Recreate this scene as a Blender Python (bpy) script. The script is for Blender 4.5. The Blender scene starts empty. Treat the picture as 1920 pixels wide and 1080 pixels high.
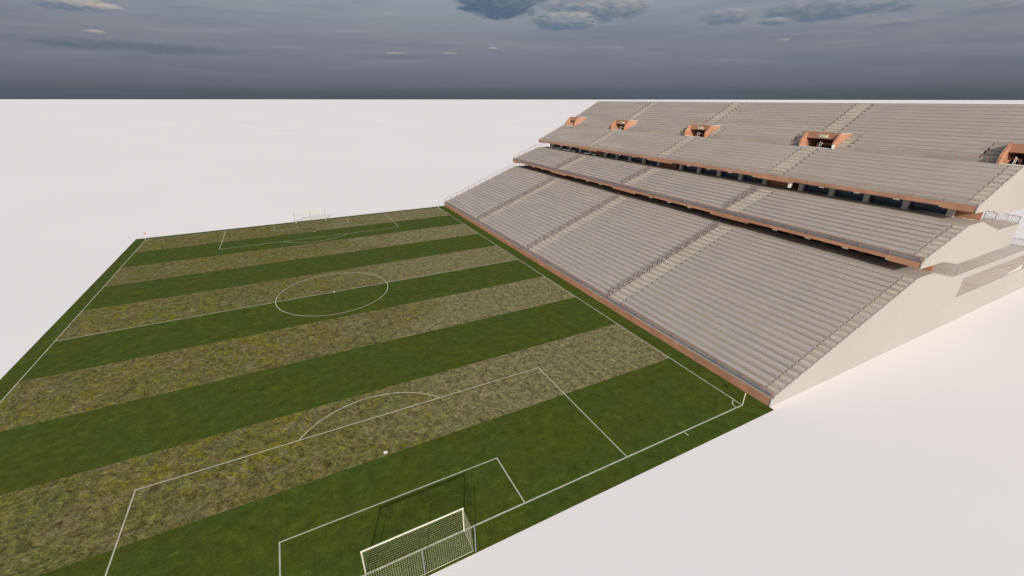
import bpy, math, random
from mathutils import Matrix, Vector
random.seed(7)
SC = bpy.context.scene
COL = SC.collection
R = math.radians

# ------------------------------------------------------------------ camera
cam = bpy.data.cameras.new("camera")
cam.sensor_width = 36.0
cam.lens = 801.03 / 1920 * 36.0
cam.clip_start = 0.5
cam.clip_end = 90000
co = bpy.data.objects.new("camera", cam)
COL.objects.link(co)
yaw, pit, rol = 0.475332, -0.416109, 0.000869
fwd = Vector((math.sin(yaw) * math.cos(pit), math.cos(yaw) * math.cos(pit), math.sin(pit)))
rgt = Vector((math.cos(yaw), -math.sin(yaw), 0))
upv = rgt.cross(fwd)
c_, s_ = math.cos(rol), math.sin(rol)
rr, uu = c_ * rgt + s_ * upv, -s_ * rgt + c_ * upv
M3 = Matrix((rr, uu, -fwd)).transposed()
co.matrix_world = Matrix.Translation((-3.457, -74.903, 30.933)) @ M3.to_4x4()
SC.camera = co

# ------------------------------------------------------------------ colour management
SC.view_settings.view_transform = 'Standard'
SC.view_settings.look = 'None'
SC.view_settings.exposure = 0.45
SC.view_settings.gamma = 1.0
SC.view_settings.use_curve_mapping = False
SC.cycles.max_bounces = 6

# ------------------------------------------------------------------ sun
SUN_EL = R(24.0)
SUN_AZ = math.atan2(-0.37, -0.93)          # direction the sun stands in (x, y), measured from +Y
sl = bpy.data.lights.new("sun", 'SUN')
sl.energy = 2.8
sl.angle = R(0.55)
sl.color = (1.0, 0.95, 0.89)
so = bpy.data.objects.new("sun", sl)
COL.objects.link(so)
sdir = Vector((math.sin(SUN_AZ) * math.cos(SUN_EL), math.cos(SUN_AZ) * math.cos(SUN_EL), math.sin(SUN_EL)))
so.rotation_euler = sdir.to_track_quat('Z', 'Y').to_euler()
so.location = sdir * 200


def lin(*c):
    return tuple(((v / 255) / 12.92 if v / 255 <= 0.04045 else ((v / 255 + 0.055) / 1.055) ** 2.4) for v in c) + (1.0,)


class NT:
    """small node helper"""
    def __init__(s, nt):
        s.nt = nt

    def n(s, typ, **kw):
        nd = s.nt.nodes.new(typ)
        for k, v in kw.items():
            setattr(nd, k, v)
        return nd

    def l(s, a, b):
        s.nt.links.new(a, b)

    def put(s, sock, v):
        if hasattr(v, 'is_linked') or hasattr(v, 'links'):
            s.l(v, sock)
        elif v is not None:
            sock.default_value = v

    def math(s, op, a, b=None, clamp=False, c=None):
        nd = s.n('ShaderNodeMath', operation=op)
        nd.use_clamp = clamp
        s.put(nd.inputs[0], a)
        if b is not None:
            s.put(nd.inputs[1], b)
        if c is not None:
            s.put(nd.inputs[2], c)
        return nd.outputs[0]

    def noise(s, vec, scale, detail=4, rough=0.55, dist=0.0):
        nd = s.n('ShaderNodeTexNoise')
        s.put(nd.inputs['Vector'], vec)
        nd.inputs['Scale'].default_value = scale
        nd.inputs['Detail'].default_value = detail
        nd.inputs['Roughness'].default_value = rough
        nd.inputs['Distortion'].default_value = dist
        return nd.outputs['Fac']

    def map(s, vec, scale=(1, 1, 1), rot=(0, 0, 0), loc=(0, 0, 0)):
        nd = s.n('ShaderNodeMapping')
        s.put(nd.inputs['Vector'], vec)
        nd.inputs['Scale'].default_value = scale
        nd.inputs['Rotation'].default_value = rot
        nd.inputs['Location'].default_value = loc
        return nd.outputs[0]

    def ramp(s, fac, stops, interp='LINEAR'):
        nd = s.n('ShaderNodeValToRGB')
        cr = nd.color_ramp
        cr.interpolation = interp
        while len(cr.elements) < len(stops):
            cr.elements.new(0.5)
        for e, (p, c) in zip(cr.elements, stops):
            e.position = p
            e.color = c if isinstance(c, tuple) else (c, c, c, 1)
        s.put(nd.inputs[0], fac)
        return nd.outputs[0]

    def mix(s, fac, a, b, blend='MIX'):
        nd = s.n('ShaderNodeMix', data_type='RGBA', blend_type=blend)
        s.put(nd.inputs[0], fac)
        s.put(nd.inputs[6], a)
        s.put(nd.inputs[7], b)
        return nd.outputs[2]

    def sstep(s, v, a, b):
        nd = s.n('ShaderNodeMapRange', interpolation_type='SMOOTHSTEP')
        s.put(nd.inputs[0], v)
        nd.inputs[1].default_value = a
        nd.inputs[2].default_value = b
        nd.inputs[3].default_value = 0
        nd.inputs[4].default_value = 1
        return nd.outputs[0]


# ------------------------------------------------------------------ world: cloud bank low down, open sky above
W = bpy.data.worlds.new("World")
SC.world = W
W.use_nodes = True
for nd in list(W.node_tree.nodes):
    W.node_tree.nodes.remove(nd)
w = NT(W.node_tree)
tc = w.n('ShaderNodeTexCoord')
sep = w.n('ShaderNodeSeparateXYZ')
w.l(tc.outputs['Generated'], sep.inputs[0])
X, Y, Z = sep.outputs
az = w.math('MULTIPLY', w.math('ARCTAN2', X, Y), 57.29578)     # degrees clockwise from +Y
el = w.math('MULTIPLY', w.math('ARCSINE', Z), 57.29578)
cmb = w.n('ShaderNodeCombineXYZ')
w.put(cmb.inputs[0], az)
w.put(cmb.inputs[1], w.math('MULTIPLY', el, 2.2))
uv = cmb.outputs[0]
base = w.ramp(w.math('DIVIDE', el, 16.0, clamp=True), [
    (0.0, lin(77, 85, 94)), (0.05, lin(86, 93, 102)), (0.10, lin(101, 105, 117)), (0.22, lin(116, 120, 132)), (0.36, lin(128, 132, 143)),
    (0.52, lin(138, 145, 155)), (0.7, lin(146, 156, 168)), (1.0, lin(154, 166, 182))])
# stretched veils of cloud
veil = w.noise(w.map(uv, (0.035, 0.22, 1)), 1.0, 5, 0.6, 0.6)
veil = w.sstep(veil, 0.42, 0.70)
base = w.mix(w.math('MULTIPLY', veil, 0.30), base, lin(92, 106, 124))
veil2 = w.noise(w.map(uv, (0.06, 0.32, 1), loc=(31, 7, 3)), 1.0, 6, 0.62, 0.4)
veil2 = w.math('MULTIPLY', w.sstep(veil2, 0.50, 0.78), w.sstep(el, 1.5, 5.0))
base = w.mix(w.math('MULTIPLY', veil2, 0.28), base, lin(168, 172, 178))
edge1 = w.noise(w.map(uv, (0.36, 0.62, 1)), 1.0, 5, 0.52, 0.2)
edge2 = w.noise(w.map(uv, (0.8, 1.25, 1), loc=(5, 2, 0)), 1.0, 4, 0.52)


def cloud(col, a0, e0, ra, re, top, bot, soft=0.55, amp=2.4, dens=1.0):
    da = w.math('DIVIDE', w.math('SUBTRACT', az, a0), ra)
    de = w.math('DIVIDE', w.math('SUBTRACT', el, e0), re)
    d = w.math('ADD', w.math('MULTIPLY', da, da), w.math('MULTIPLY', de, de))
    v = w.math('SUBTRACT', 1.0, d)
    v = w.math('ADD', v, w.math('MULTIPLY', w.math('SUBTRACT', edge1, 0.5), amp))
    v = w.math('ADD', v, w.math('MULTIPLY', w.math('SUBTRACT', edge2, 0.5), amp * 0.45))
    m = w.math('MULTIPLY', w.sstep(v, 0.0, soft), dens)
    sh = w.math('ADD', w.math('MULTIPLY', de, 0.42), w.math('MULTIPLY', w.math('SUBTRACT', edge2, 0.5), 1.0))
    sh = w.sstep(w.math('ADD', sh, w.math('MULTIPLY', da, 0.12)), -0.35, 0.62)
    return w.mix(m, col, w.mix(sh, bot, top))


TOPC, BOTC = lin(176, 172, 166), lin(100, 118, 138)
#  (azimuth, elevation, half widths)
for a_ in [
        (-10.5, 4.5, 12.5, 0.75, lin(124, 130, 138), lin(84, 100, 116), 1.4, 1.2, 0.9),
        (-18.0, 5.5, 5.5, 0.5, lin(138, 140, 144), lin(116, 123, 134), 1.6, 1.2, 0.5),
        (26.0, 10.2, 5.4, 2.0, lin(128, 140, 152), lin(84, 103, 124), 0.45, 1.3, 0.97),
        (36.8, 9.3, 6.8, 1.4, TOPC, BOTC, 0.45, 1.5, 0.97),
        (33.2, 8.15, 4.2, 1.05, TOPC, BOTC, 0.45, 1.4, 0.95),
        (50.4, 7.9, 3.2, 0.8, lin(158, 159, 162), lin(104, 118, 136), 0.7, 1.6, 0.9),
        (60.0, 8.0, 7.2, 1.15, lin(158, 159, 162), lin(100, 116, 134), 0.6, 1.7, 0.92),
        (55.0, 7.2, 1.8, 0.4, lin(164, 164, 165), lin(104, 118, 136), 0.6, 1.2, 0.9),
        (64.5, 6.4, 2.0, 0.3, lin(156, 156, 158), lin(116, 124, 136), 0.9, 1.2, 0.7),
        (71.0, 6.9, 4.5, 0.6, lin(152, 153, 155), lin(110, 121, 134), 1.1, 1.6, 0.7),
        (-13.6, 7.4, 3.2, 0.65, lin(200, 190, 176), lin(108, 122, 140), 0.5, 1.6, 0.97),
        (-13.0, 5.35, 0.95, 0.26, lin(190, 181, 166), lin(120, 126, 136), 0.6, 0.9, 0.9),
        (2.5, 4.95, 3.5, 0.35, lin(152, 152, 150), lin(112, 120, 131), 1.3, 1.6, 0.6),
        (13.6, 4.75, 1.7, 0.2, lin(172, 168, 160), lin(114, 122, 133), 0.7, 1.2, 0.9),
        (15.5, 4.5, 8.0, 0.42, lin(122, 126, 136), lin(100, 110, 124), 1.5, 1.4, 0.5),
        (19.7, 4.85, 1.3, 0.14, lin(174, 169, 160), lin(116, 123, 134), 0.7, 1.2, 0.9),
        (25.0, 5.4, 0.62, 0.17, lin(184, 178, 169), lin(126, 131, 140), 0.6, 0.7, 0.95),
        (37.0, 5.35, 4.8, 0.30, lin(150, 151, 154), lin(112, 120, 132), 1.2, 1.5, 0.6),
        (56.0, 5.5, 0.9, 0.22, lin(164, 160, 158), lin(118, 124, 134), 0.7, 0.9, 0.8)]:
    base = cloud(base, *a_)
sky = w.n('ShaderNodeTexSky', sky_type='NISHITA')
sky.sun_disc = False
sky.sun_elevation = SUN_EL
sky.sun_rotation = SUN_AZ
sky.air_density = 1.0
sky.dust_density = 2.5
sky.ozone_density = 1.0
bright = w.mix(1.0, sky.outputs[0], (0.150, 0.132, 0.112, 1), 'MULTIPLY')
base = w.mix(1.0, base, (0.732, 0.732, 0.732, 1), 'MULTIPLY')      # the exposure is 2 ** 0.45
hi = w.sstep(el, 10.8, 17.0)
tot = w.mix(hi, base, bright)
bg = w.n('ShaderNodeBackground')
w.l(tot, bg.inputs[0])
bg.inputs[1].default_value = 1.0
wo = w.n('ShaderNodeOutputWorld')
w.l(bg.outputs[0], wo.inputs[0])


# ------------------------------------------------------------------ materials
def mat(name, col, rough=0.8, var=0.12, scale=0.6, stretch=(1, 1, 1), spec=0.3, bump=0.0, bscale=8, metal=0.0,
        col2=None, fine=0.0, lines=None):
    m = bpy.data.materials.new(name)
    m.use_nodes = True
    t = NT(m.node_tree)
    b = m.node_tree.nodes['Principled BSDF']
    tcn = t.n('ShaderNodeTexCoord')
    v = t.map(tcn.outputs['Object'], stretch)
    f = t.noise(v, scale, 6, 0.6)
    f2 = t.sstep(f, 0.3, 0.7)
    c1 = col + (1,) if len(col) == 3 else col
    cc2 = col2 if col2 else tuple(x * (1 - var * 1.6) for x in c1[:3]) + (1,)
    out = t.mix(f2, c1, cc2)
    if fine:
        g = t.noise(v, scale * 14, 3, 0.7)
        g = t.ramp(g, [(0.25, 1 - fine), (0.75, 1 + fine * 0.6)])
        out = t.mix(1.0, out, g, 'MULTIPLY')
    t.l(out, b.inputs['Base Color'])
    b.inputs['Roughness'].default_value = rough
    b.inputs['Specular IOR Level'].default_value = spec
    b.inputs['Metallic'].default_value = metal
    if bump:
        bn = t.n('ShaderNodeBump')
        bn.inputs['Strength'].default_value = bump
        bn.inputs['Distance'].default_value = 0.05
        t.l(t.noise(tcn.outputs['Object'], bscale, 4, 0.6), bn.inputs['Height'])
        t.l(bn.outputs[0], b.inputs['Normal'])
    return m


M_CONC = mat("terrace_concrete", (0.388, 0.355, 0.308), 0.9, 0.14, 0.35, (1, 0.35, 1), 0.2, 0.1, fine=0.10)
M_STEP_LIT = mat("lit_step_concrete", (0.51, 0.472, 0.40), 0.9, 0.10, 0.5, (1, 1, 1), 0.2, fine=0.08)  # lighter copy of the concrete for half steps that look sunlit
M_BENCH = mat("bench_metal", (0.428, 0.388, 0.362), 0.6, 0.10, 0.25, (2, 0.25, 2), 0.35, fine=0.10)
M_BRKT = mat("bracket_metal", (0.10, 0.08, 0.075), 0.6)
M_WALL = mat("painted_wall", (0.348, 0.334, 0.312), 0.85, 0.035, 0.12, (1, 1, 1), 0.2, 0.04)
M_ORNG = mat("orange_render", (0.425, 0.222, 0.14), 0.85, 0.16, 0.28, (1, 1, 1), 0.2, fine=0.06)
M_FLOOR = mat("concourse_floor", (0.56, 0.515, 0.47), 0.85, 0.10, 0.2, (1, 1, 1), 0.2, fine=0.05)
M_PALE = mat("pale_slab", (0.72, 0.68, 0.63), 0.8, 0.05)
M_RAIL = mat("rail_paint", (0.36, 0.16, 0.12), 0.5, 0.2, 2.0)
M_RAILD = mat("rail_brown", (0.075, 0.052, 0.052), 0.5, 0.2, 2.0)
M_WIRE = mat("wire_steel", (0.12, 0.14, 0.21), 0.45, 0.1, 2.0)
M_GLASS = mat("window_glass", (0.010, 0.038, 0.085), 0.25, 0.3, 0.2, spec=0.5)
M_COLUMN = mat("column_concrete", (0.60, 0.58, 0.54), 0.9, 0.1)
M_SHADE = mat("opening_shade", (0.05, 0.045, 0.04), 0.9, 0.1)  # near-black colour standing in for shade inside the walkway openings
M_LINE = mat("line_paint", (0.47, 0.48, 0.37), 0.9, 0.16, 1.2, fine=0.12)
M_SPOT = mat("spot_paint", (0.80, 0.80, 0.74), 0.9, 0.05, 1.0)
M_POST = mat("goal_paint", (0.56, 0.56, 0.46), 0.45, 0.04)
M_NETP = mat("net_pole_metal", (0.20, 0.21, 0.23), 0.5, 0.1)
M_NET = mat("net_cord", (0.42, 0.43, 0.30), 0.9, 0.1)
M_FLAG = mat("flag_cloth", (0.60, 0.14, 0.07), 0.8, 0.1)
M_SIGN = mat("sign_panel", (0.72, 0.70, 0.55), 0.6, 0.05)
M_GREEN = mat("sign_lettering", (0.05, 0.14, 0.05), 0.6, 0.05)
M_BOX = mat("white_plastic", (0.80, 0.79, 0.77), 0.5, 0.03)
M_BALU = mat("balustrade_metal", (0.10, 0.085, 0.09), 0.5, 0.1)


def grass_mats():
    # mown dark turf
    m = bpy.data.materials.new("mown_turf")
    m.use_nodes = True
    t = NT(m.node_tree)
    b = m.node_tree.nodes['Principled BSDF']
    o = t.n('ShaderNodeTexCoord').outputs['Object']
    a = t.noise(o, 0.16, 5, 0.55, 0.3)
    c = t.noise(o, 0.9, 6, 0.72, 0.5)
    d = t.noise(o, 6.0, 3, 0.8)
    col = t.mix(t.sstep(a, 0.35, 0.66), (0.057, 0.074, 0.0075, 1), (0.047, 0.076, 0.009, 1))
    col = t.mix(1.0, col, t.ramp(c, [(0.28, 0.58), (0.42, 0.86), (0.56, 1.06), (0.74, 1.6)]), 'MULTIPLY')
    col = t.mix(1.0, col, t.ramp(d, [(0.25, 0.70), (0.75, 1.28)]), 'MULTIPLY')
    t.l(col, b.inputs['Base Color'])
    b.inputs['Roughness'].default_value = 0.95
    b.inputs['Specular IOR Level'].default_value = 0.12
    bn = t.n('ShaderNodeBump')
    bn.inputs['Strength'].default_value = 0.45
    bn.inputs['Distance'].default_value = 0.06
    t.l(t.noise(o, 7.0, 3, 0.7), bn.inputs['Height'])
    t.l(bn.outputs[0], b.inputs['Normal'])
    # rough, half dried stripe
    r = bpy.data.materials.new("rough_turf")
    r.use_nodes = True
    t = NT(r.node_tree)
    b = r.node_tree.nodes['Principled BSDF']
    o = t.n('ShaderNodeTexCoord').outputs['Object']
    big = t.noise(o, 0.10, 4, 0.55, 0.6)
    mid = t.noise(o, 0.42, 5, 0.66, 0.9)
    sm = t.noise(t.map(o, (1.15, 0.85, 1), loc=(9, 4, 0)), 1.15, 5, 0.66, 0.7)
    ti = t.noise(t.map(o, loc=(3, 8, 0)), 2.3, 4, 0.72, 0.5)
    yel = t.noise(t.map(o, loc=(17, 2, 0)), 0.62, 5, 0.72, 1.2)
    gre = t.noise(t.map(o, loc=(27, 32, 0)), 0.22, 5, 0.7, 0.8)
    col = t.mix(t.sstep(big, 0.40, 0.60), (0.136, 0.121, 0.042, 1), (0.120, 0.120, 0.034, 1))
    col = t.mix(t.math('MULTIPLY', t.sstep(mid, 0.50, 0.62), 0.85), col, (0.160, 0.138, 0.064, 1))
    col = t.mix(t.math('MULTIPLY', t.sstep(gre, 0.54, 0.66), 0.65), col, (0.098, 0.124, 0.042, 1))
    reg = t.sstep(t.noise(t.map(o, loc=(40, 12, 0)), 0.055, 3, 0.5), 0.40, 0.56)
    col = t.mix(t.math('MULTIPLY', t.math('MULTIPLY', t.sstep(yel, 0.50, 0.58), reg), 0.75), col, (0.150, 0.140, 0.012, 1))
    sx = t.n('ShaderNodeSeparateXYZ')
    t.l(o, sx.inputs[0])
    worn = t.math('ADD', t.math('MULTIPLY', sx.outputs[0], 0.022), t.math('MULTIPLY', t.noise(t.map(o, loc=(70, 5, 0)), 0.06, 4, 0.6, 0.5), 1.5))
    col = t.mix(t.math('MULTIPLY', t.sstep(worn, 0.70, 1.15), 0.7), col, (0.190, 0.174, 0.090, 1))
    col = t.mix(1.0, col, t.ramp(sm, [(0.28, 0.36), (0.40, 0.76), (0.50, 1.0), (0.60, 1.16), (0.74, 1.75)]), 'MULTIPLY')
    col = t.mix(1.0, col, t.ramp(ti, [(0.28, 0.50), (0.5, 1.0), (0.74, 1.6)]), 'MULTIPLY')
    t.l(col, b.inputs['Base Color'])
    b.inputs['Roughness'].default_value = 0.95
    b.inputs['Specular IOR Level'].default_value = 0.12
    bn = t.n('ShaderNodeBump')
    bn.inputs['Strength'].default_value = 0.9
    bn.inputs['Distance'].default_value = 0.28
    t.l(t.math('ADD', sm, t.math('MULTIPLY', ti, 0.5)), bn.inputs['Height'])
    t.l(bn.outputs[0], b.inputs['Normal'])
    return m, r


M_TURF, M_ROUGH = grass_mats()
M_GND = mat("white_ground", (0.735, 0.719, 0.722), 1.0, 0.02, 0.01, spec=0.0)


# ------------------------------------------------------------------ mesh builder
class MB:
    def __init__(s):
        s.v, s.f, s.mi = [], [], []

    def add(s, vs, fs, mi=0):
        o = len(s.v)
        s.v += [tuple(p) for p in vs]
        s.f += [tuple(i + o for i in f) for f in fs]
        s.mi += [mi] * len(fs)

    def box(s, x0, x1, y0, y1, z0, z1, mi=0):
        x0, x1 = sorted((x0, x1)); y0, y1 = sorted((y0, y1)); z0, z1 = sorted((z0, z1))
        s.add([(x0, y0, z0), (x1, y0, z0), (x1, y1, z0), (x0, y1, z0), (x0, y0, z1), (x1, y0, z1), (x1, y1, z1), (x0, y1, z1)],
              [(0, 3, 2, 1), (4, 5, 6, 7), (0, 1, 5, 4), (1, 2, 6, 5), (2, 3, 7, 6), (3, 0, 4, 7)], mi)

    def prism(s, prof, y0, y1, mi=0):
        """prof: list of (x, z); extruded along y"""
        y0, y1 = sorted((y0, y1))
        ar = sum(a[0] * b[1] - b[0] * a[1] for a, b in zip(prof, prof[1:] + prof[:1]))
        if ar < 0:
            prof = prof[::-1]
        n = len(prof)
        vs = [(x, y0, z) for x, z in prof] + [(x, y1, z) for x, z in prof]
        fs = [tuple(range(n)), tuple(range(2 * n - 1, n - 1, -1))]
        fs += [((i + 1) % n, i, i + n, (i + 1) % n + n) for i in range(n)]
        s.add(vs, fs, mi)

    def bar(s, a, b, r=0.03, n=4, mi=0, r2=None):
        a, b = Vector(a), Vector(b)
        d = (b - a).normalized()
        t = Vector((0, 0, 1)) if abs(d.z) < 0.9 else Vector((1, 0, 0))
        u = d.cross(t).normalized()
        q = d.cross(u)
        r2 = r if r2 is None else r2
        vs = []
        for P, rad in ((a, r), (b, r2)):
            for i in range(n):
                an = 2 * math.pi * (i + 0.5) / n
                vs.append(P + u * math.cos(an) * rad + q * math.sin(an) * rad)
        fs = [((i + 1) % n, i, i + n, (i + 1) % n + n) for i in range(n)]
        fs += [tuple(range(n)), tuple(range(2 * n - 1, n - 1, -1))]
        s.add(vs, fs, mi)

    def mesh(s, name, mats):
        me = bpy.data.meshes.new(name)
        me.from_pydata(s.v, [], s.f)
        for m in (mats if isinstance(mats, (list, tuple)) else [mats]):
            me.materials.append(m)
        if any(s.mi):
            me.polygons.foreach_set('material_index', s.mi)
        me.update()
        return me

    def build(s, name, mats, parent=None, loc=None):
        o = bpy.data.objects.new(name, s.mesh(name, mats))
        COL.objects.link(o)
        if parent:
            o.parent = parent
        if loc:
            o.location = loc
        return o


def empty(name, loc, label, cat, group=None):
    o = bpy.data.objects.new(name, None)
    COL.objects.link(o)
    o.location = loc
    o['label'] = label
    o['category'] = cat
    if group:
        o['group'] = group
    return o


def local(parent, o):
    """keep world coordinates of a mesh built in world space under a translated empty"""
    o.matrix_parent_inverse = Matrix.Translation(-Vector(parent.location))
    return o


def part(mb, name, mats, parent):
    o = mb.build(name, mats)
    o.parent = parent
    root = parent
    if parent.type == 'EMPTY':
        local(parent, o)
    return o


def struct(o):
    o['kind'] = 'structure'
    return o


# ------------------------------------------------------------------ setting
g = MB()
S = 45000
g.add([(-S, -S, 0), (S, -S, 0), (S, S, 0), (-S, S, 0)], [(0, 1, 2, 3)])
struct(g.build("ground", M_GND))
g = MB()
g.box(-38.75, 38.945, -54.9, 54.5, 0.004, 0.02)
struct(g.build("grass_turf", M_TURF))
HW, HL = 36.56, 52.8
for k in range(5):
    y0 = -42.24 + k * 21.12
    g = MB()
    g.add([(-HW, y0, 0.025), (HW, y0, 0.025), (HW, y0 + 10.56, 0.025), (-HW, y0 + 10.56, 0.025)], [(0, 1, 2, 3)])
    struct(g.build("rough_grass", M_ROUGH))

g = MB()
LW = 0.058
ZL = 0.03


def line(x0, y0, x1, y1, wd=LW):
    a, b = Vector((x0, y0, ZL)), Vector((x1, y1, ZL))
    d = (b - a).normalized()
    n = Vector((-d.y, d.x, 0)) * wd
    g.add([a - n, b - n, b + n, a + n], [(0, 1, 2, 3)])


def arc(cx, cy, r, a0, a1, n):
    pr = None
    pts = []
    for i in range(n + 1):
        an = R(a0 + (a1 - a0) * i / n)
        pts.append((cx + r * math.cos(an), cy + r * math.sin(an), math.cos(an), math.sin(an)))
    for p, q in zip(pts, pts[1:]):
        g.add([(p[0] - p[2] * LW, p[1] - p[3] * LW, ZL), (p[0] + p[2] * LW, p[1] + p[3] * LW, ZL),
               (q[0] + q[2] * LW, q[1] + q[3] * LW, ZL), (q[0] - q[2] * LW, q[1] - q[3] * LW, ZL)], [(0, 1, 2, 3)])


e = LW
for sx in (-1, 1):
    line(sx * HW, -HL - e, sx * HW, HL + e)
for y in (-HL, 0, HL):
    line(-HW + e, y, HW - e, y, 0.075 if y < 0 else LW)
for s in (-1, 1):
    gy = s * HL
    for hw, dp in ((20.16, 16.5), (9.16, 5.5)):
        for sx in (-1, 1):
            line(sx * hw, gy - s * e, sx * hw, gy - s * (dp + e))
        line(-hw + e, gy - s * dp, hw - e, gy - s * dp)
    th = math.degrees(math.acos(5.5 / 9.15))
    mid = 90 if s < 0 else 270
    arc(0, gy - s * 11, 9.15, mid - th + 0.6, mid + th - 0.6, 12)
    for sx in (-1, 1):
        a0 = {(1, -1): 90, (-1, -1): 0, (1, 1): 180, (-1, 1): 270}[(sx, s)]
        arc(sx * HW, gy, 1.0, a0 + 4, a0 + 86, 6)
for sx in (-1, 1):
    line(sx * (HW - 9.0), -HL - 0.12, sx * (HW - 9.0), -HL - 0.62)
arc(0, 0, 9.15, 0.5, 179.5, 16)
arc(0, 0, 9.15, 180.5, 359.5, 16)
pm = g.build("pitch_markings", M_LINE)
struct(pm)
g = MB()
for cx, cy in ((0, 0), (0, -HL + 11), (0, HL - 11)):
    pr = [(cx + 0.20 * math.cos(R(t)), cy + 0.20 * math.sin(R(t)), 0.034) for t in range(0, 360, 30)]
    g.add(pr, [tuple(range(12))])
struct(g.build("pitch_spots", M_SPOT))

# ------------------------------------------------------------------ grandstand
YE = 54.4          # outer face of the end walls
YI = 54.28          # inner face
AC = [-27.4, -0.3, 26.9]           # aisle centres
AH = 1.6
NEAR_A, FAR_A = -53.05, 53.05      # bench ends at the two end aisles

stand = empty("grandstand", (68, 0, 0), "huge three tier grandstand of beige terraces and grey benches with orange parapets", "grandstand")

LOW = dict(x=39.35, p=1.0105, z=1.40, r=0.3833, n=24)
MID = dict(x=63.62, p=1.09, z=13.22, r=0.3725, n=8)
UPP = dict(x=73.15, p=1.008, z=18.87, r=0.4555, n=9)
TOP = dict(x=83.15, p=0.931, z=23.46, r=0.4895, n=14)


def zig(t, k0=0, k1=None, lift=0.0):
    """(x, z) points of the nosings and riser feet, from the foot of riser k0 to the nosing of tread k1"""
    k1 = t['n'] if k1 is None else k1
    pts = []
    for k in range(k0, k1 + 1):
        x = t['x'] + k * t['p']
        pts.append((x, t['z'] + (k - 1) * t['r'] + lift))
        pts.append((x, t['z'] + k * t['r'] + lift))
    return pts


def slab(prof, th):
    """closed outline: top profile then an underside th below its chord"""
    (xa, za), (xb, zb) = prof[0], prof[-1]
    return prof + [(xb, zb - th), (xa, za - th)]


def add_terrace(name, prof, ys, parent=stand, m=M_CONC):
    mb = MB()
    for y0, y1 in ys:
        mb.prism(prof, y0, y1)
    return part(mb, name, m, parent)


# terraces
WL = 10.60
add_terrace("lower_terrace", slab([(39.24, 0.55), (39.35, 0.55)] [:1] + [(39.24, 1.0165)] + zig(LOW)[0:] + [(68.1, WL)], 0.5), [(-YI, YI)])
WM = 16.20
add_terrace("middle_terrace", slab([(63.52, 12.84)] + zig(MID) + [(76.9, WM)], 0.45), [(-YI, YI)])
WU = UPP['z'] + 9 * UPP['r']      # cross walk of the upper tier
add_terrace("upper_terrace", slab([(73.25, 18.40)] + zig(UPP) + [(83.15, WU)], 0.45), [(-YI, YI)])
PORT = [(-YI, -51.7), (-30.95, -24.95), (-3.75, 2.25), (23.45, 29.4), (47.6, 52.6)]
seg = []
for a, b in zip(PORT, PORT[1:]):
    seg.append((a[1] + 0.002, b[0] - 0.002))
ter = MB()
lowp = zig(TOP, 0, 3)
for y0, y1 in seg:
    ter.prism(slab([(83.152, WU - 0.2)] + lowp + [(TOP['x'] + 4 * TOP['p'] - 0.003, TOP['z'] + 3 * TOP['r'])], 0.4), y0, y1)
part(ter, "top_terrace_base", M_CONC, stand)
x4 = TOP['x'] + 4 * TOP['p']
add_terrace("top_terrace", slab([(x4, TOP['z'] + 3 * TOP['r'] - 0.001)] + zig(TOP, 4)[1:] + [(97.1, TOP['z'] + 14 * TOP['r'])], 0.45), [(-YI, YI)])

# parapets
DEEP = [(-YI, -51.0)] + [(c - 3.45, c + 3.65) for c in AC] + [(51.0, YI)]
COLS = []
for c in (-54.4, -27.2, 0.0, 27.2):
    for d in (3.4, 8.55, 13.65, 18.75, 23.8):
        COLS.append(c + d)

mb = MB()
mb.box(38.95, 39.235, -YI, YI, 0, 1.05)
fw = part(mb, "front_wall", M_ORNG, stand)
mb = MB()
mb.box(38.93, 39.25, -YI, YI, 1.052, 1.10)
part(mb, "coping", M_CONC, stand)


def parapet(x0, x1, zt, zb, zd):
    mb = MB()
    mb.box(x0, x1, -YI, YI, zb, zt)
    for a, b in DEEP:
        mb.box(x0, x1, a, b, zd, zb - 0.001)
    for y in COLS:
        mb.box(x0 + 0.01, x1 + 0.5, y - 0.36, y + 0.36, zd + 0.06, zb - 0.001, 1)
    return part(mb, "parapet", [M_ORNG, M_CONC], stand)


parapet(63.35, 63.515, 12.66, 12.22, 11.96)
parapet(73.05, 73.245, 18.55, 18.06, 17.80)

# trough behind front wall is the first tread of each tier; benches
BW = 0.42


def bench_mesh(L, h=0.34, d=0.50, gap=0.07):
    mb = MB()
    # seat plank with a folded front apron, local origin at the foot of the near end
    mb.box(0.0, d, 0, L, h - 0.05, h)
    mb.box(-0.003, 0.04, 0, L, gap, h - 0.052)
    n = max(2, int(L / 2.4))
    for i in range(n):
        y = 0.0 + i * (L - 0.06) / n
        # triangular supports
        mb.add([(0.06, y, h - 0.052), (d + 0.1, y, h - 0.052), (d + 0.02, y, 0.0), (0.30, y, 0.0),
                (0.06, y + 0.05, h - 0.052), (d + 0.1, y + 0.05, h - 0.052), (d + 0.02, y + 0.05, 0.0), (0.30, y + 0.05, 0.0)],
               [(0, 3, 2, 1), (4, 5, 6, 7), (0, 1, 5, 4), (1, 2, 6, 5), (2, 3, 7, 6), (3, 0, 4, 7)], 1)
    # dark end plate
    mb.add([(0.06, -0.03, h - 0.04), (d + 0.10, -0.03, h + 0.01), (d + 0.10, -0.03, 0.02), (0.32, -0.03, 0.05),
            (0.06, -0.004, h - 0.04), (d + 0.10, -0.004, h + 0.01), (d + 0.10, -0.004, 0.02), (0.32, -0.004, 0.05)],
           [(0, 3, 2, 1), (4, 5, 6, 7), (0, 1, 5, 4), (1, 2, 6, 5), (2, 3, 7, 6), (3, 0, 4, 7)], 1)
    return mb


CAMP = Vector((-3.457, -74.903, 30.933))
benches = []       # (screen size score, x, y0, z, L, h, d)


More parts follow.
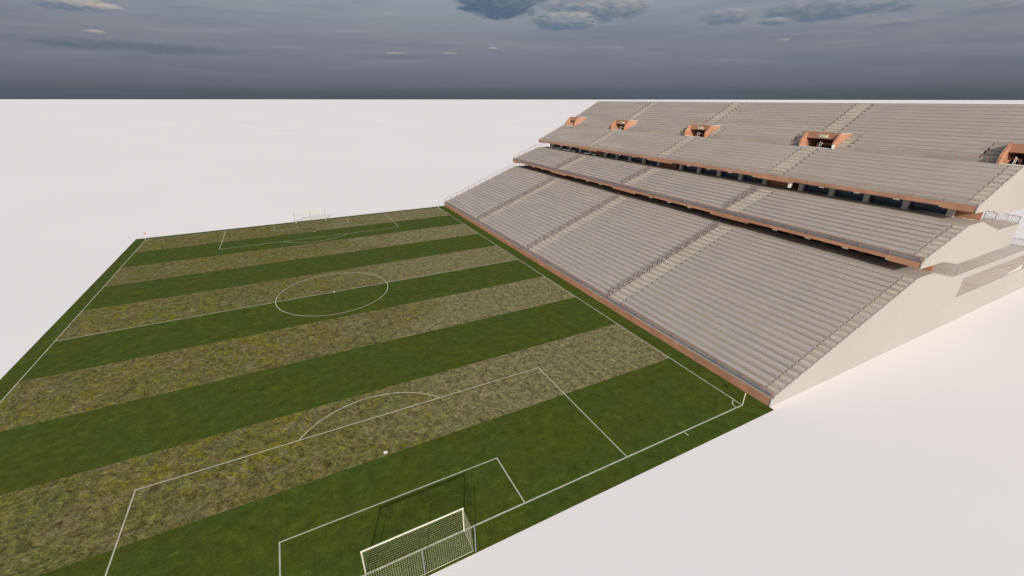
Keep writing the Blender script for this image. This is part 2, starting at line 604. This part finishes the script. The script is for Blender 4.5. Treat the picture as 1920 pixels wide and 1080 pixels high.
def row_segments(cuts):
    """stretches between the aisles; cuts = extra blocked ranges"""
    bl = [(-60, NEAR_A)] + [(c - AH, c + AH) for c in AC] + [(FAR_A, 60)] + cuts
    bl.sort()
    segs = []
    cur = bl[0][1]
    for a, b in bl[1:]:
        if a - cur > 0.6:
            segs.append((cur, a))
        cur = max(cur, b)
    return segs


for t, k0, k1, off, hh, dd in ((LOW, 0, 24, 0.22, 0.34, 0.66), (MID, 0, 8, 0.26, 0.34, 0.64), (UPP, 0, 9, 0.36, 0.42, 0.46),
                               (TOP, 0, 14, 0.12, 0.44, 0.46)):
    for k in range(k0, k1):
        cuts = []
        if t is TOP and k < 4:
            cuts = [(a - 2.2, b + 2.2) for a, b in PORT]
        for y0, y1 in row_segments(cuts):
            x = t['x'] + k * t['p'] + off
            z = t['z'] + k * t['r'] + 0.001
            dist = (Vector((x, (y0 + y1) / 2, z)) - CAMP).length
            sc = (y1 - y0) * 0.35 / dist ** 2
            benches.append((sc, x, y0, z, y1 - y0, hh, dd))
benches.sort(key=lambda b: -b[0])
cache = {}
for b in benches[:100]:
    key = (round(b[4], 2), b[5])
    if key not in cache:
        cache[key] = bench_mesh(b[4], b[5], b[6], 0.06 if b[5] < 0.38 else 0.012).mesh("bench", [M_BENCH, M_BRKT])
    o = bpy.data.objects.new("bench", cache[key])
    COL.objects.link(o)
    o.parent = stand
    o.matrix_parent_inverse = Matrix.Translation(-Vector(stand.location))
    o.location = (b[1], b[2], b[3])
rest = MB()
for b in benches[100:]:
    m_ = bench_mesh(b[4], b[5], b[6], 0.06 if b[5] < 0.38 else 0.012)
    vs = [(p[0] + b[1], p[1] + b[2], p[2] + b[3]) for p in m_.v]
    o0 = len(rest.v)
    rest.v += vs
    rest.f += [tuple(i + o0 for i in f) for f in m_.f]
    rest.mi += m_.mi
ro = part(rest, "far_benches", [M_BENCH, M_BRKT], stand)
ro['kind'] = 'stuff'


# aisle steps: a half step against every riser
def half_zig(t, k0, k1, lift=0.0, hd=0.42):
    """stair profile with a half step before every riser"""
    pts = []
    for k in range(k0, k1):
        x, xr, z = t['x'] + k * t['p'], t['x'] + (k + 1) * t['p'], t['z'] + k * t['r']
        pts += [(x - lift, z + lift), (xr - hd, z + lift), (xr - hd, z + t['r'] * 0.5 + lift)]
        pts += [(xr - lift, z + t['r'] * 0.5 + lift)]
    return pts


def steps(t, k0, k1, y0, y1):
    top = half_zig(t, k0, k1, 0.006)
    (xa, za), (xb, zb) = top[0], top[-1]
    prof = top + [(xb, zb - 0.12), (xa + 0.02, za - 0.12)]
    mb = MB()
    mb.prism(prof, y0 + 0.02, y1 - 0.02)
    # half-step tops and risers coloured lighter, sunlight painted into the material
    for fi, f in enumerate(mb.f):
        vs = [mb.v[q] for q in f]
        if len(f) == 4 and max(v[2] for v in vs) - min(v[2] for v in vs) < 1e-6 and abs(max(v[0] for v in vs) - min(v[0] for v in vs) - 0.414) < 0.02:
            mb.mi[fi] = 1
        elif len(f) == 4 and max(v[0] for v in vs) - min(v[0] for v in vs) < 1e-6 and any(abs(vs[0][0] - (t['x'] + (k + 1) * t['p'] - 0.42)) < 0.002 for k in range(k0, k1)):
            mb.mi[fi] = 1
    part(mb, "aisle_steps", [M_CONC, M_STEP_LIT], stand)


for t in (LOW, MID, UPP, TOP):
    for c in AC:
        steps(t, 4 if t is TOP else 0, t['n'], c - AH, c + AH)
    steps(t, 4 if t is TOP else 0, t['n'], -YI, NEAR_A)
    steps(t, 4 if t is TOP else 0, t['n'], FAR_A, YI)
for a, b in PORT:
    if b < 52:
        steps(TOP, 0, 3, b + 0.05, b + 2.15)
    if a > -54:
        steps(TOP, 0, 3, a - 2.15, a - 0.05)

# concourse windows, columns and orange bays under the upper tier
ceil = MB()
ceil.box(73.3, 97.0, -50.9, YI, 17.96, 18.0)
part(ceil, "soffit", M_COLUMN, stand)
for y in COLS:
    mb = MB()
    mb.box(76.45, 77.05, y - 0.36, y + 0.36, WM, 17.955)
    mb.box(76.40, 77.10, y - 0.41, y + 0.41, WM + 0.002, WM + 0.10)
    part(mb, "column", M_COLUMN, stand)
BAYC = [-54.4, -27.2, 0.0, 27.2]
for c in BAYC:
    ed = [c + 3.4, c + 8.55, c + 13.65, c + 18.75, c + 23.8]
    for a, b in zip(ed, ed[1:]):
        mb = MB()
        mb.box(77.30, 77.36, a + 0.02, b - 0.02, WM, 17.955)
        wn = part(mb, "window", M_GLASS, stand)
        mb = MB()
        for yy in (a + 0.42, (a + b) / 2, b - 0.42):
            mb.box(77.22, 77.298, yy - 0.04, yy + 0.04, WM + 0.02, 17.95)
        mb.box(77.22, 77.297, a + 0.465, b - 0.465, WM + 0.02, WM + 0.12)
        fr = mb.build("window_frame", M_WIRE)
        fr.parent = wn
for a, b in [(-53.9, -51.02)] + [(c - 3.38, c + 3.38) for c in (-27.2, 0.0, 27.2)] + [(51.02, 53.9)]:
    mb = MB()
    mb.box(77.25, 77.5, a + 1.9 if b - a > 4 else a, b, WM, 17.955)
    if b - a > 4:
        mb.box(77.25, 77.5, a, a + 0.25, WM, 17.955)
        mb.box(77.9, 80.2, a, a + 0.15, WM, 17.955)
        mb.box(77.9, 80.2, a + 1.9, a + 2.05, WM, 17.955)
        mb.box(80.2, 80.35, a, a + 2.05, WM, 17.955)
        mb.box(77.25, 80.2, a, a + 2.0, WM - 0.2, WM + 0.001)
    part(mb, "bay_wall", M_ORNG, stand)

# back of the lower walkway
mb = MB()
mb.box(68.25, 68.5, -54.0, -51.0, WL, 11.9)
for c in AC:
    mb.box(68.25, 68.5, c - 3.4, c + 3.6, WL, 12.6)
for y in COLS:
    mb.box(68.25, 68.5, y - 0.35, y + 0.35, WL, 12.6)
mb.box(68.252, 68.498, -50.99, YI, 12.1, 12.6)
part(mb, "walkway_wall", M_ORNG, stand)
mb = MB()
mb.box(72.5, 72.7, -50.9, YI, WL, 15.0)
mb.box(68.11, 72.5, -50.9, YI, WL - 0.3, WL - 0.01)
part(mb, "dark_cavity", M_SHADE, stand)  # dark back wall and floor: shade of the openings put into colour
mb = MB()
for a, b in zip(DEEP, DEEP[1:]):
    mb.box(68.3, 68.48, a[1] + 0.02, b[0] - 0.02, 11.15, 12.09)
part(mb, "bounce_wall", M_CONC, stand)  # unseen pale wall added over the openings to bounce light onto the walkway

# end walls -----------------------------------------------------------------


def end_walls(y0, y1, name="end_wall"):
    st1 = []
    n = 10
    for i in range(n):
        xa = 68.1 + i * 0.71
        st1 += [(xa, WL - i * 0.187), (xa, WL - (i + 1) * 0.187)]
    A = [(38.9, 0.0), (38.9, 1.06), (39.27, 1.06)] + [(LOW['x'], 1.06)] + half_zig(LOW, 0, 24, 0.03) + [(LOW['x'] + 24 * LOW['p'], WL + 0.03)] + [(68.1, WL + 0.03)] + st1[1:] + [(75.2, 8.73), (108, 8.73), (108, 7.68),
         (79.3, 7.68), (79.5, 4.70), (108, 4.70), (112, 4.70), (112, 0.0)]
    mb = MB()
    mb.prism(A, y0, y1)
    mb.box(108, 112, y0, y1, 4.702, 8.73)
    part(mb, name, M_WALL, stand)
    st2 = []
    for i in range(11):
        xa = 77.05 + i * 0.657
        st2 += [(xa, WM + 0.03 - i * 0.185), (xa, WM + 0.03 - (i + 1) * 0.185)]
    B = [(63.3, 11.93), (63.3, 12.68)] + [(MID['x'], 12.87)] + half_zig(MID, 0, 8, 0.03) + [(MID['x'] + 8 * MID['p'], WM + 0.03)] + [(77.05, WM + 0.03)] + st2[1:] + [(84.28, 14.22), (91.8, 14.22),
         (91.8, 10.78), (74.36, 10.68), (69.6, 11.83)]
    mb = MB()
    mb.prism(B, y0, y1)
    part(mb, name, M_WALL, stand)
    C = [(73.0, 17.76), (73.0, 18.57)] + [(UPP['x'] - 0.05, 18.57)] + half_zig(UPP, 0, 9, 0.03) + [(UPP['x'] + 9 * UPP['p'], WU + 0.03)] + [(83.15, WU + 0.03)] + half_zig(TOP, 0, 14, 0.03) + [(TOP['x'] + 14 * TOP['p'], TOP['z'] + 14 * TOP['r'] + 0.03)] + [(97.3, 30.33), (97.3, 16.5),
         (81.92, 16.49), (78.25, 17.62)]
    mb = MB()
    mb.prism(C, y0, y1)
    part(mb, name, M_WALL, stand)


end_walls(-YE, -YI - 0.002)
end_walls(YI + 0.002, YE)

# inner floors at the near end (stairs and concourses seen through the openings)
mb = MB()
YS = -47.6
for i in range(10):
    xa = 68.1 + i * 0.71
    mb.box(xa, xa + 0.71, -YI, YS, WL - (i + 1) * 0.187 - 0.3, WL - (i + 1) * 0.187 + 0.02)
mb.box(75.2, 102.0, -YI, YS, 8.4, 8.74)
part(mb, "middle_concourse", M_FLOOR, stand)
mb = MB()
mb.box(79.2, 112.0, -YI, YS, 4.4, 4.71)
for i in range(5):
    mb.box(98.5 + i * 1.1, 99.6 + i * 1.1, -YI + 0.02, YS, 4.712, 4.85 + i * 0.14)
mb.box(104.0, 104.2, -YI + 0.02, YS, 4.72, 8.38)
part(mb, "lower_concourse", M_FLOOR, stand)
mb = MB()
for i in range(11):
    xa = 77.05 + i * 0.657
    mb.box(xa, xa + 0.657, -YI, -50.6, WM - (i + 1) * 0.185 - 0.3, WM - (i + 1) * 0.185 + 0.02)
mb.box(84.277, 91.8, -YI, -50.6, 13.9, 14.18)
part(mb, "upper_landing", M_FLOOR, stand)
mb = MB()
mb.prism([(68.6, 0), (68.6, 13.6), (73.0, 15.3), (77.4, 15.6), (77.4, 17.9), (97.2, 17.9), (97.2, 0)], -47.59, -47.3)
mb.box(97.0, 97.3, -47.3, YI, 0, 30.2)
mb.box(97.0, 97.3, -YI, -47.3, 16.5, 30.2)
part(mb, "rear_wall", M_WALL, stand)
# orange stair wall at the top landing
mb = MB()
mb.prism([(77.55, WM), (77.55, 17.6), (81.9, 16.6), (81.9, 14.6)], -50.5, -50.3)
part(mb, "stair_wall", M_ORNG, stand)
mb = MB()
mb.box(39.3, 39.9, -YI, YI, 0.05, 0.5)
part(mb, "plinth", M_CONC, stand)

# portals
port_objs = []
for i, (a, b) in enumerate(PORT):
    z0 = WU - 2.4
    mb = MB()
    ia = a + 0.3 if a > -54 else a
    ib = b - 0.3
    mb.box(83.8, 84.05, ia, ib, 24.45, 25.56)             # header
    mb.box(84.052, 89.0, ia, ib, 24.38, 24.44)             # ceiling
    mb.box(89.0, 89.2, max(ia - 0.2, -54.2), ib + 0.2, z0, 24.44)      # far end of the passage
    for k in range(8):                                     # passage steps down
        mb.box(83.3 + k * 0.7, 84.0 + k * 0.7, ia, ib, z0 - 0.2, WU - 0.002 - (k + 1) * 0.26)
    po = part(mb, "portal", M_ORNG, stand)
    rf = MB()
    rf.box(84.06, 86.99, a, b, 25.33, 25.54)
    rfo = rf.build("roof", M_CONC)
    rfo.parent = po
    for s0, s1 in (((a, ia) if a > -54 else None), (ib, b)) if a > -54 else ((ib, b),):
        sw = MB()
        sw.prism([(82.3, WU + 0.003), (82.3, 24.0), (83.8, 25.565), (84.055, 25.565), (84.055, 25.328), (86.99, 25.329), (89.0, 24.38), (89.0, z0), (83.16, z0), (83.16, WU + 0.003)], s0, s1)
        swo = sw.build("side_wall", M_ORNG)
        swo.parent = po
    sl_ = MB()
    sl_.box(82.2, 83.15, ia, ib, WU + 0.003, WU + 0.05)
    so_ = sl_.build("threshold", M_PALE)
    so_.parent = po
    port_objs.append(po)


# ------------------------------------------------------------------ railings (fences are things of their own)
def rail_run(name, label, pts, height, post_gap, mats, wires=(), group=None, post_r=0.04, top_r=0.045, foot=None):
    """pts: polyline of foot points"""
    root = empty(name, pts[0], label, "railing", group)
    tp = MB()
    for a, b in zip(pts, pts[1:]):
        tp.bar((a[0], a[1], a[2] + height), (b[0], b[1], b[2] + height), top_r, 6)
    part(tp, "top_rail", mats[0], root)
    if wires:
        wr = MB()
        for a, b in zip(pts, pts[1:]):
            for h, r in wires:
                wr.bar((a[0], a[1], a[2] + h), (b[0], b[1], b[2] + h), r, 4)
        part(wr, "lower_rail", mats[1], root)
    tot = sum((Vector(b) - Vector(a)).length for a, b in zip(pts, pts[1:]))
    n = max(1, round(tot / post_gap))
    pm_ = None
    for i in range(n + 1):
        d = tot * i / n
        for a, b in zip(pts, pts[1:]):
            L = (Vector(b) - Vector(a)).length
            if d <= L + 1e-6:
                P = Vector(a).lerp(Vector(b), min(1, d / L))
                break
            d -= L
        if pm_ is None:
            q = MB()
            q.bar((0, 0, 0), (0, 0, height), post_r, 6)
            q.box(-0.07, 0.07, -0.07, 0.07, 0.0, 0.02)
            pm_ = q.mesh("post", mats[0])
        o = bpy.data.objects.new("post", pm_)
        COL.objects.link(o)
        o.parent = root
        o.matrix_parent_inverse = Matrix.Translation(-Vector(root.location))
        o.location = P
    return root


GR = "guard rails along the grandstand parapets"
rail_run("guard_rail", "long red brown guard rail on top of the low orange front wall beside the grass", [(39.09, -54.25, 1.10), (39.09, 54.2, 1.10)],
         0.78, 3.45, (M_RAIL, M_WIRE), ((0.10, 0.022), (0.22, 0.022), (0.34, 0.022), (0.46, 0.018)), GR)
rail_run("guard_rail", "red brown guard rail on the orange parapet of the middle tier", [(63.43, -54.25, 12.66), (63.43, 54.2, 12.66)],
         0.72, 3.42, (M_RAIL, M_WIRE), ((0.10, 0.022), (0.22, 0.022), (0.34, 0.02), (0.46, 0.018)), GR)
rail_run("guard_rail", "thin red guard rail on the orange parapet of the upper tier", [(73.15, -54.25, 18.55), (73.15, 54.2, 18.55)],
         0.72, 3.42, (M_RAIL, M_RAIL), ((0.08, 0.02),), GR, 0.032, 0.03)

WR = "rails along the upper cross walk"
wl = ["short of the frame corner", "", "", "", ""]
wseg = [((82.32, -53.9), (82.32, -28.2), "thin red cross walk rail between the nearest and second nearest orange portals"),
        ((82.32, -26.6), (82.32, -1.2), "thin red rail on the upper cross walk between the second and third nearest orange portals"),
        ((82.32, 0.6), (82.32, 25.8), "thin rail on the upper cross walk between the third and fourth nearest orange portals"),
        ((82.32, 27.6), (82.32, 54.0), "thin rail at the far end of the upper cross walk before the farthest orange portal")]
for a, b, lb in wseg:
    rail_run("guard_rail", lb, [(a[0], a[1], WU + 0.05), (b[0], b[1], WU + 0.05)], 0.72, 3.05, (M_RAIL, M_RAIL), (), WR, 0.03, 0.024)

HR = "stair handrails on the terraces"
where = ["nearest", "middle", "farthest"]
for t, tn in ((LOW, "lower"), (MID, "middle")):
    for c, wn in zip(AC, where):
        y = c + AH + 0.06
        n = t['n']
        root = empty("handrail", (t['x'], y, t['z']),
                     "brown lattice handrail up the %s of the three inner stairs on the %s tier" % (wn, tn), "handrail", HR)
        P = lambda k, h: (t['x'] + k * t['p'] + 0.1, y, t['z'] + k * t['r'] + h)
        tp = MB()
        tp.bar(P(0, 0.95), P(n - 0.05, 0.95), 0.035, 6)
        part(tp, "top_rail", M_RAILD, root)
        lw_ = MB()
        for h in (0.5,):
            lw_.bar(P(0, h), P(n - 0.05, h), 0.022, 4)
        for k in range(0, n, 2):                                   # return hoops into the stair
            a = Vector(P(k + 0.1, 0.95))
            lw_.bar(a, a + Vector((0, -0.34, 0)), 0.026, 4)
            lw_.bar(a + Vector((0, -0.34, 0)), a + Vector((0, -0.34, -0.85)), 0.03, 4)
            lw_.bar(a + Vector((0, -0.34, -0.4)), a + Vector((0, 0, -0.4)), 0.022, 4)
        part(lw_, "side_hoops", M_RAILD, root)
        q = MB()
        q.bar((0, 0, 0), (0, 0, 0.95), 0.032, 6)
        q.box(-0.06, 0.06, -0.06, 0.06, 0.002, 0.03)
        pm_ = q.mesh("post", M_RAILD)
        for k in range(n):
            o = bpy.data.objects.new("post", pm_)
            COL.objects.link(o)
            o.parent = root
            o.matrix_parent_inverse = Matrix.Translation(-Vector(root.location))
            o.location = P(k + 0.05, 0.0)

for t, tn, xe, ze in ((LOW, "lower", 68.0, WL), (MID, "middle", 76.2, WM)):
    a = (t['x'] - 0.2, 54.25, t['z'] - 0.25)
    b = (t['x'] + t['n'] * t['p'], 54.25, ze)
    rail_run("guard_rail", "thin sloping rail climbing the far end edge of the %s tier against the white ground" % tn,
             [a, b, (xe, 54.25, ze)], 1.0, 2.15, (M_RAILD, M_RAILD), ((0.5, 0.012),), "sloping rails at the far end", 0.035, 0.03)

PR = "rails round the portals"
pn = ["nearest", "second nearest", "third nearest", "fourth nearest", "farthest"]
for (a, b), nm in zip(PORT, pn):
    rail_run("guard_rail", "short thin rail on the roof of the %s orange portal" % nm, [(83.9, a + 0.15, 25.55), (83.9, b - 0.15, 25.55)],
             0.62, 1.45, (M_RAIL, M_RAIL), (), PR, 0.022, 0.018)
    ym = max(a, -54.0) + (b - max(a, -54.0)) * 0.5 - 0.25
    root = empty("handrail", (83.2, ym, WU), "pale metal stair handrail standing in the mouth of the %s orange portal" % nm, "handrail", "handrails in the portal mouths")
    q = MB()
    q.bar((83.0, ym, WU + 0.05), (83.1, ym, WU + 1.0), 0.03, 6)
    q.bar((83.7, ym, WU - 0.2), (83.7, ym, WU + 0.78), 0.03, 6)
    part(q, "post", M_PALE, root)
    q = MB()
    q.bar((83.1, ym, WU + 1.0), (83.7, ym, WU + 0.8), 0.03, 6)
    q.bar((83.7, ym, WU + 0.8), (86.0, ym, WU - 0.2), 0.03, 6)
    q.bar((83.05, ym, WU + 0.5), (83.7, ym, WU + 0.3), 0.02, 6)
    part(q, "top_rail", M_PALE, root)

# balustrades behind the near end wall
for (x, ya, yb, z, hgt, lb) in ((91.72, -54.2, -50.4, 14.2, 0.95, "dark thin barred balustrade at the rear edge of the top landing"),
                                (101.9, -53.9, -47.7, 8.76, 1.15, "dark barred balustrade at the rear of the middle concourse by the right frame edge")):
    root = empty("balustrade", (x, ya, z), lb, "balustrade", "balustrades behind the end wall")
    q = MB()
    q.bar((x, ya, z + hgt), (x, yb, z + hgt), 0.035, 6)
    part(q, "top_rail", M_BALU, root)
    q = MB()
    q.bar((x, ya, z + 0.10), (x, yb, z + 0.10), 0.02, 4)
    y = ya + 0.12
    while y < yb:
        q.bar((x, y, z + 0.08), (x, y, z + hgt), 0.016, 4)
        y += 0.19
    part(q, "bars", M_BALU, root)
    nn = 3
    for i in range(nn + 1):
        yy = ya + (yb - ya) * i / nn
        q = MB()
        q.bar((x, yy, z - 0.015), (x, yy, z + hgt), 0.03, 6)
        part(q, "post", M_BALU, root)
# rails beside the two small flights at the near end wall
for pts, lb in (([(68.3, -54.2, WL), (75.3, -54.2, 8.74), (76.4, -54.2, 8.74)], "thin pale rail down the short stair beside the lower tier's white end wall"),
                ([(77.2, -54.2, WM), (84.4, -54.2, 14.22), (85.2, -54.2, 14.22)], "thin pale rail down the short stair beside the middle tier's white end wall")):
    rail_run("guard_rail", lb, pts, 0.9, 3.4, (M_NETP, M_NETP), (), "rails at the near end stairs", 0.025, 0.02)

# ------------------------------------------------------------------ signs


def letters(mb, txt, y0, zc, h, x):
    """block letters on a plane facing -x, reading left to right towards -y"""
    st = h * 0.17
    wd = h * 0.62
    y = y0
    for ch in txt:
        if ch == 'E':
            mb.box(x - 0.012, x, y, y - st, zc - h / 2, zc + h / 2)
            for zz in (zc - h / 2, zc - st / 2, zc + h / 2 - st):
                mb.box(x - 0.011, x, y - st, y - wd, zz, zz + st)
        elif ch == 'X':
            for s in (1, -1):
                mb.bar((x - 0.006, y - 0.02, zc - s * (h / 2 - 0.02)), (x - 0.006 - 0.001 * s, y - wd + 0.02, zc + s * (h / 2 - 0.02)), st * 0.6, 4)
        elif ch == 'I':
            mb.box(x - 0.012, x, y - wd * 0.35, y - wd * 0.35 - st, zc - h / 2, zc + h / 2)
            y += wd * 0.3
        elif ch == 'T':
            mb.box(x - 0.012, x, y, y - wd, zc + h / 2 - st, zc + h / 2)
            mb.box(x - 0.011, x, y - wd / 2 + st / 2, y - wd / 2 - st / 2, zc - h / 2, zc + h / 2 - st)
        y -= wd * 1.35


for i, ((a, b), nm) in enumerate(zip(PORT, pn)):
    if i in (0, 4):
        continue
    yc = (a + b) / 2 - 0.15
    q = MB()
    q.box(83.70, 83.795, yc - 0.78, yc + 0.78, 24.66, 25.10)
    root = empty("exit_sign", (83.75, yc, 24.66), "pale EXIT sign with green letters on the header of the %s orange portal" % nm, "sign", "exit signs over the portals")
    part(q, "panel", M_SIGN, root)
    q = MB()
    letters(q, "EXIT", yc + 0.36, 24.88, 0.27, 83.698)
    q.prism([(83.688, 24.76), (83.698, 24.76), (83.698, 25.0), (83.688, 25.0)], yc + 0.50, yc + 0.70)
    part(q, "lettering", M_GREEN, root)
q = MB()
q.box(82.12, 82.28, -31.15, -30.8, WU + 0.06, WU + 0.72)
q.box(82.10, 82.118, -31.1, -30.85, WU + 0.2, WU + 0.6)
o = q.build("junction_box", M_BOX)
o['label'] = "small white box at the right foot of the second nearest orange portal"
o['category'] = "box"
root = empty("hanging_sign", (73.4, -30.4, 17.4), "small white double sign hanging under the upper parapet near a dark doorway", "sign")
q = MB()
q.box(73.36, 73.42, -30.75, -30.1, 17.43, 17.72)
q.box(73.36, 73.42, -30.70, -30.15, 16.98, 17.38)
part(q, "panel", M_BOX, root)
q = MB()
q.bar((73.39, -30.6, 17.38), (73.39, -30.6, 17.81), 0.015, 4)
q.bar((73.39, -30.25, 17.38), (73.39, -30.25, 17.81), 0.015, 4)
part(q, "hanger", M_WIRE, root)


# ------------------------------------------------------------------ goals
def goal(s, label):
    gy = s * HL
    root = empty("goal", (0, gy, 0.03), label, "goal", "football goals")
    yb, yg = gy + s * 1.6, gy + s * 1.88
    for sx in (-1, 1):
        q = MB()
        q.bar((sx * 3.72, gy, 0.03), (sx * 3.72, gy, 2.44), 0.062, 10)
        part(q, "goalpost", M_POST, root)
    q = MB()
    q.bar((-3.78, gy, 2.46), (3.78, gy, 2.46), 0.066, 10)
    part(q, "crossbar", M_POST, root)
    q = MB()
    q.bar((-3.72, yg, 0.06), (3.72, yg, 0.06), 0.03, 6)
    for sx in (-1, 1):
        q.bar((sx * 3.72, gy, 0.06), (sx * 3.72, yg, 0.06), 0.025, 6)
    part(q, "ground_bar", M_NET, root)
    net = MB()
    r = 0.0052 if s < 0 else 0.003
    st = 0.155
    n = int(7.44 / st)
    for i in range(n + 1):
        x = -3.72 + 7.44 * i / n
        sag = 0.06 * math.sin(math.pi * ((x + 3.72) / 1.86 % 1))
        net.bar((x, gy, 2.45), (x, yb, 2.42 - sag), r, 3)
        net.bar((x, yb, 2.42 - sag), (x, yg, 0.06), r, 3)
    m = 10
    for i in range(1, m):
        y = gy + (yb - gy) * i / m
        net.bar((-3.72, y, 2.44), (3.72, y, 2.44), r, 3)
    m = 15
    for i in range(0, m):
        f = i / m
        y, z = yb + (yg - yb) * f, 2.40 + (0.06 - 2.40) * f
        net.bar((-3.72, y, z), (3.72, y, z), r, 3)
        for sx in (-1, 1):
            net.bar((sx * 3.72, gy, z), (sx * 3.72, y, z), r, 3)
    for i in range(1, 13):
        y = gy + (yb - gy) * i / 13
        for sx in (-1, 1):
            net.bar((sx * 3.72, y, 0.06), (sx * 3.72, y, 2.44), r, 3)
    part(net, "net", M_NET, root)
    return root


goal(-1, "white goal with a grey net in the foreground at the bottom of the frame")
goal(1, "distant white goal with a faint net at the far end of the pitch")
pole_lab = {(-1, -3.88): "thin grey net pole behind the left end of the near goal",
            (-1, 0): "thin grey net pole behind the middle of the near goal",
            (-1, 3.88): "thin grey net pole standing at the grass edge right of the near goal",
            (1, -3.88): "leftmost of the three leaning grey net poles behind the far goal",
            (1, 0): "middle one of the three grey net poles behind the far goal",
            (1, 3.88): "rightmost of the three grey net poles behind the far goal"}
pmesh = None
for (s, x), lb in pole_lab.items():
    y = -54.78 if s < 0 else 54.42
    root = empty("net_pole", (x, y, 0.02), lb, "pole", "net poles behind the goals")
    q = MB()
    q.bar((x, y, 0.02), (x, y, 2.66), 0.045, 8)
    part(q, "pole", M_NETP, root)
    q = MB()
    xx = max(-3.72, min(3.72, x))
    yn = s * (HL + 1.6)
    q.bar((x, y, 2.6), (xx, yn, 2.41), 0.012, 4)
    part(q, "rope", M_NETP, root)

# ------------------------------------------------------------------ corner flags
fl = {(1, -1): "corner flag nearest the stand and the camera, white pole with a small red flag",
      (1, 1): "tiny far corner flag beside the far end of the stand",
      (-1, 1): "far left corner flag with a tiny red flag above the white ground",
      (-1, -1): "corner flag at the near left corner, hidden beyond the frame"}
for (sx, s), lb in fl.items():
    if (sx, s) == (-1, -1):
        continue
    x, y = sx * (HW + 0.0), s * HL
    root = empty("corner_flag", (x, y, 0.02), lb, "corner flag", "corner flags")
    q = MB()
    q.bar((x, y, 0.02), (x, y, 1.66), 0.045, 8)
    part(q, "pole", M_POST, root)
    q = MB()
    n = 6
    vs, fs = [], []
    for i in range(n + 1):
        d = 0.42 * i / n
        wv = 0.04 * math.sin(i * 1.3)
        for zz in (1.62, 1.36):
            for o_ in (-0.008, 0.008):
                vs.append((x + d * 0.9, y + d * 0.35 + wv + o_, zz - 0.10 * d))
    for i in range(n):
        b0 = i * 4
        fs += [(b0, b0 + 4, b0 + 6, b0 + 2), (b0 + 1, b0 + 3, b0 + 7, b0 + 5), (b0, b0 + 1, b0 + 5, b0 + 4), (b0 + 2, b0 + 6, b0 + 7, b0 + 3)]
    fs += [(0, 2, 3, 1), (n * 4, n * 4 + 1, n * 4 + 3, n * 4 + 2)]
    q.add(vs, fs)
    part(q, "flag", M_FLAG, root)
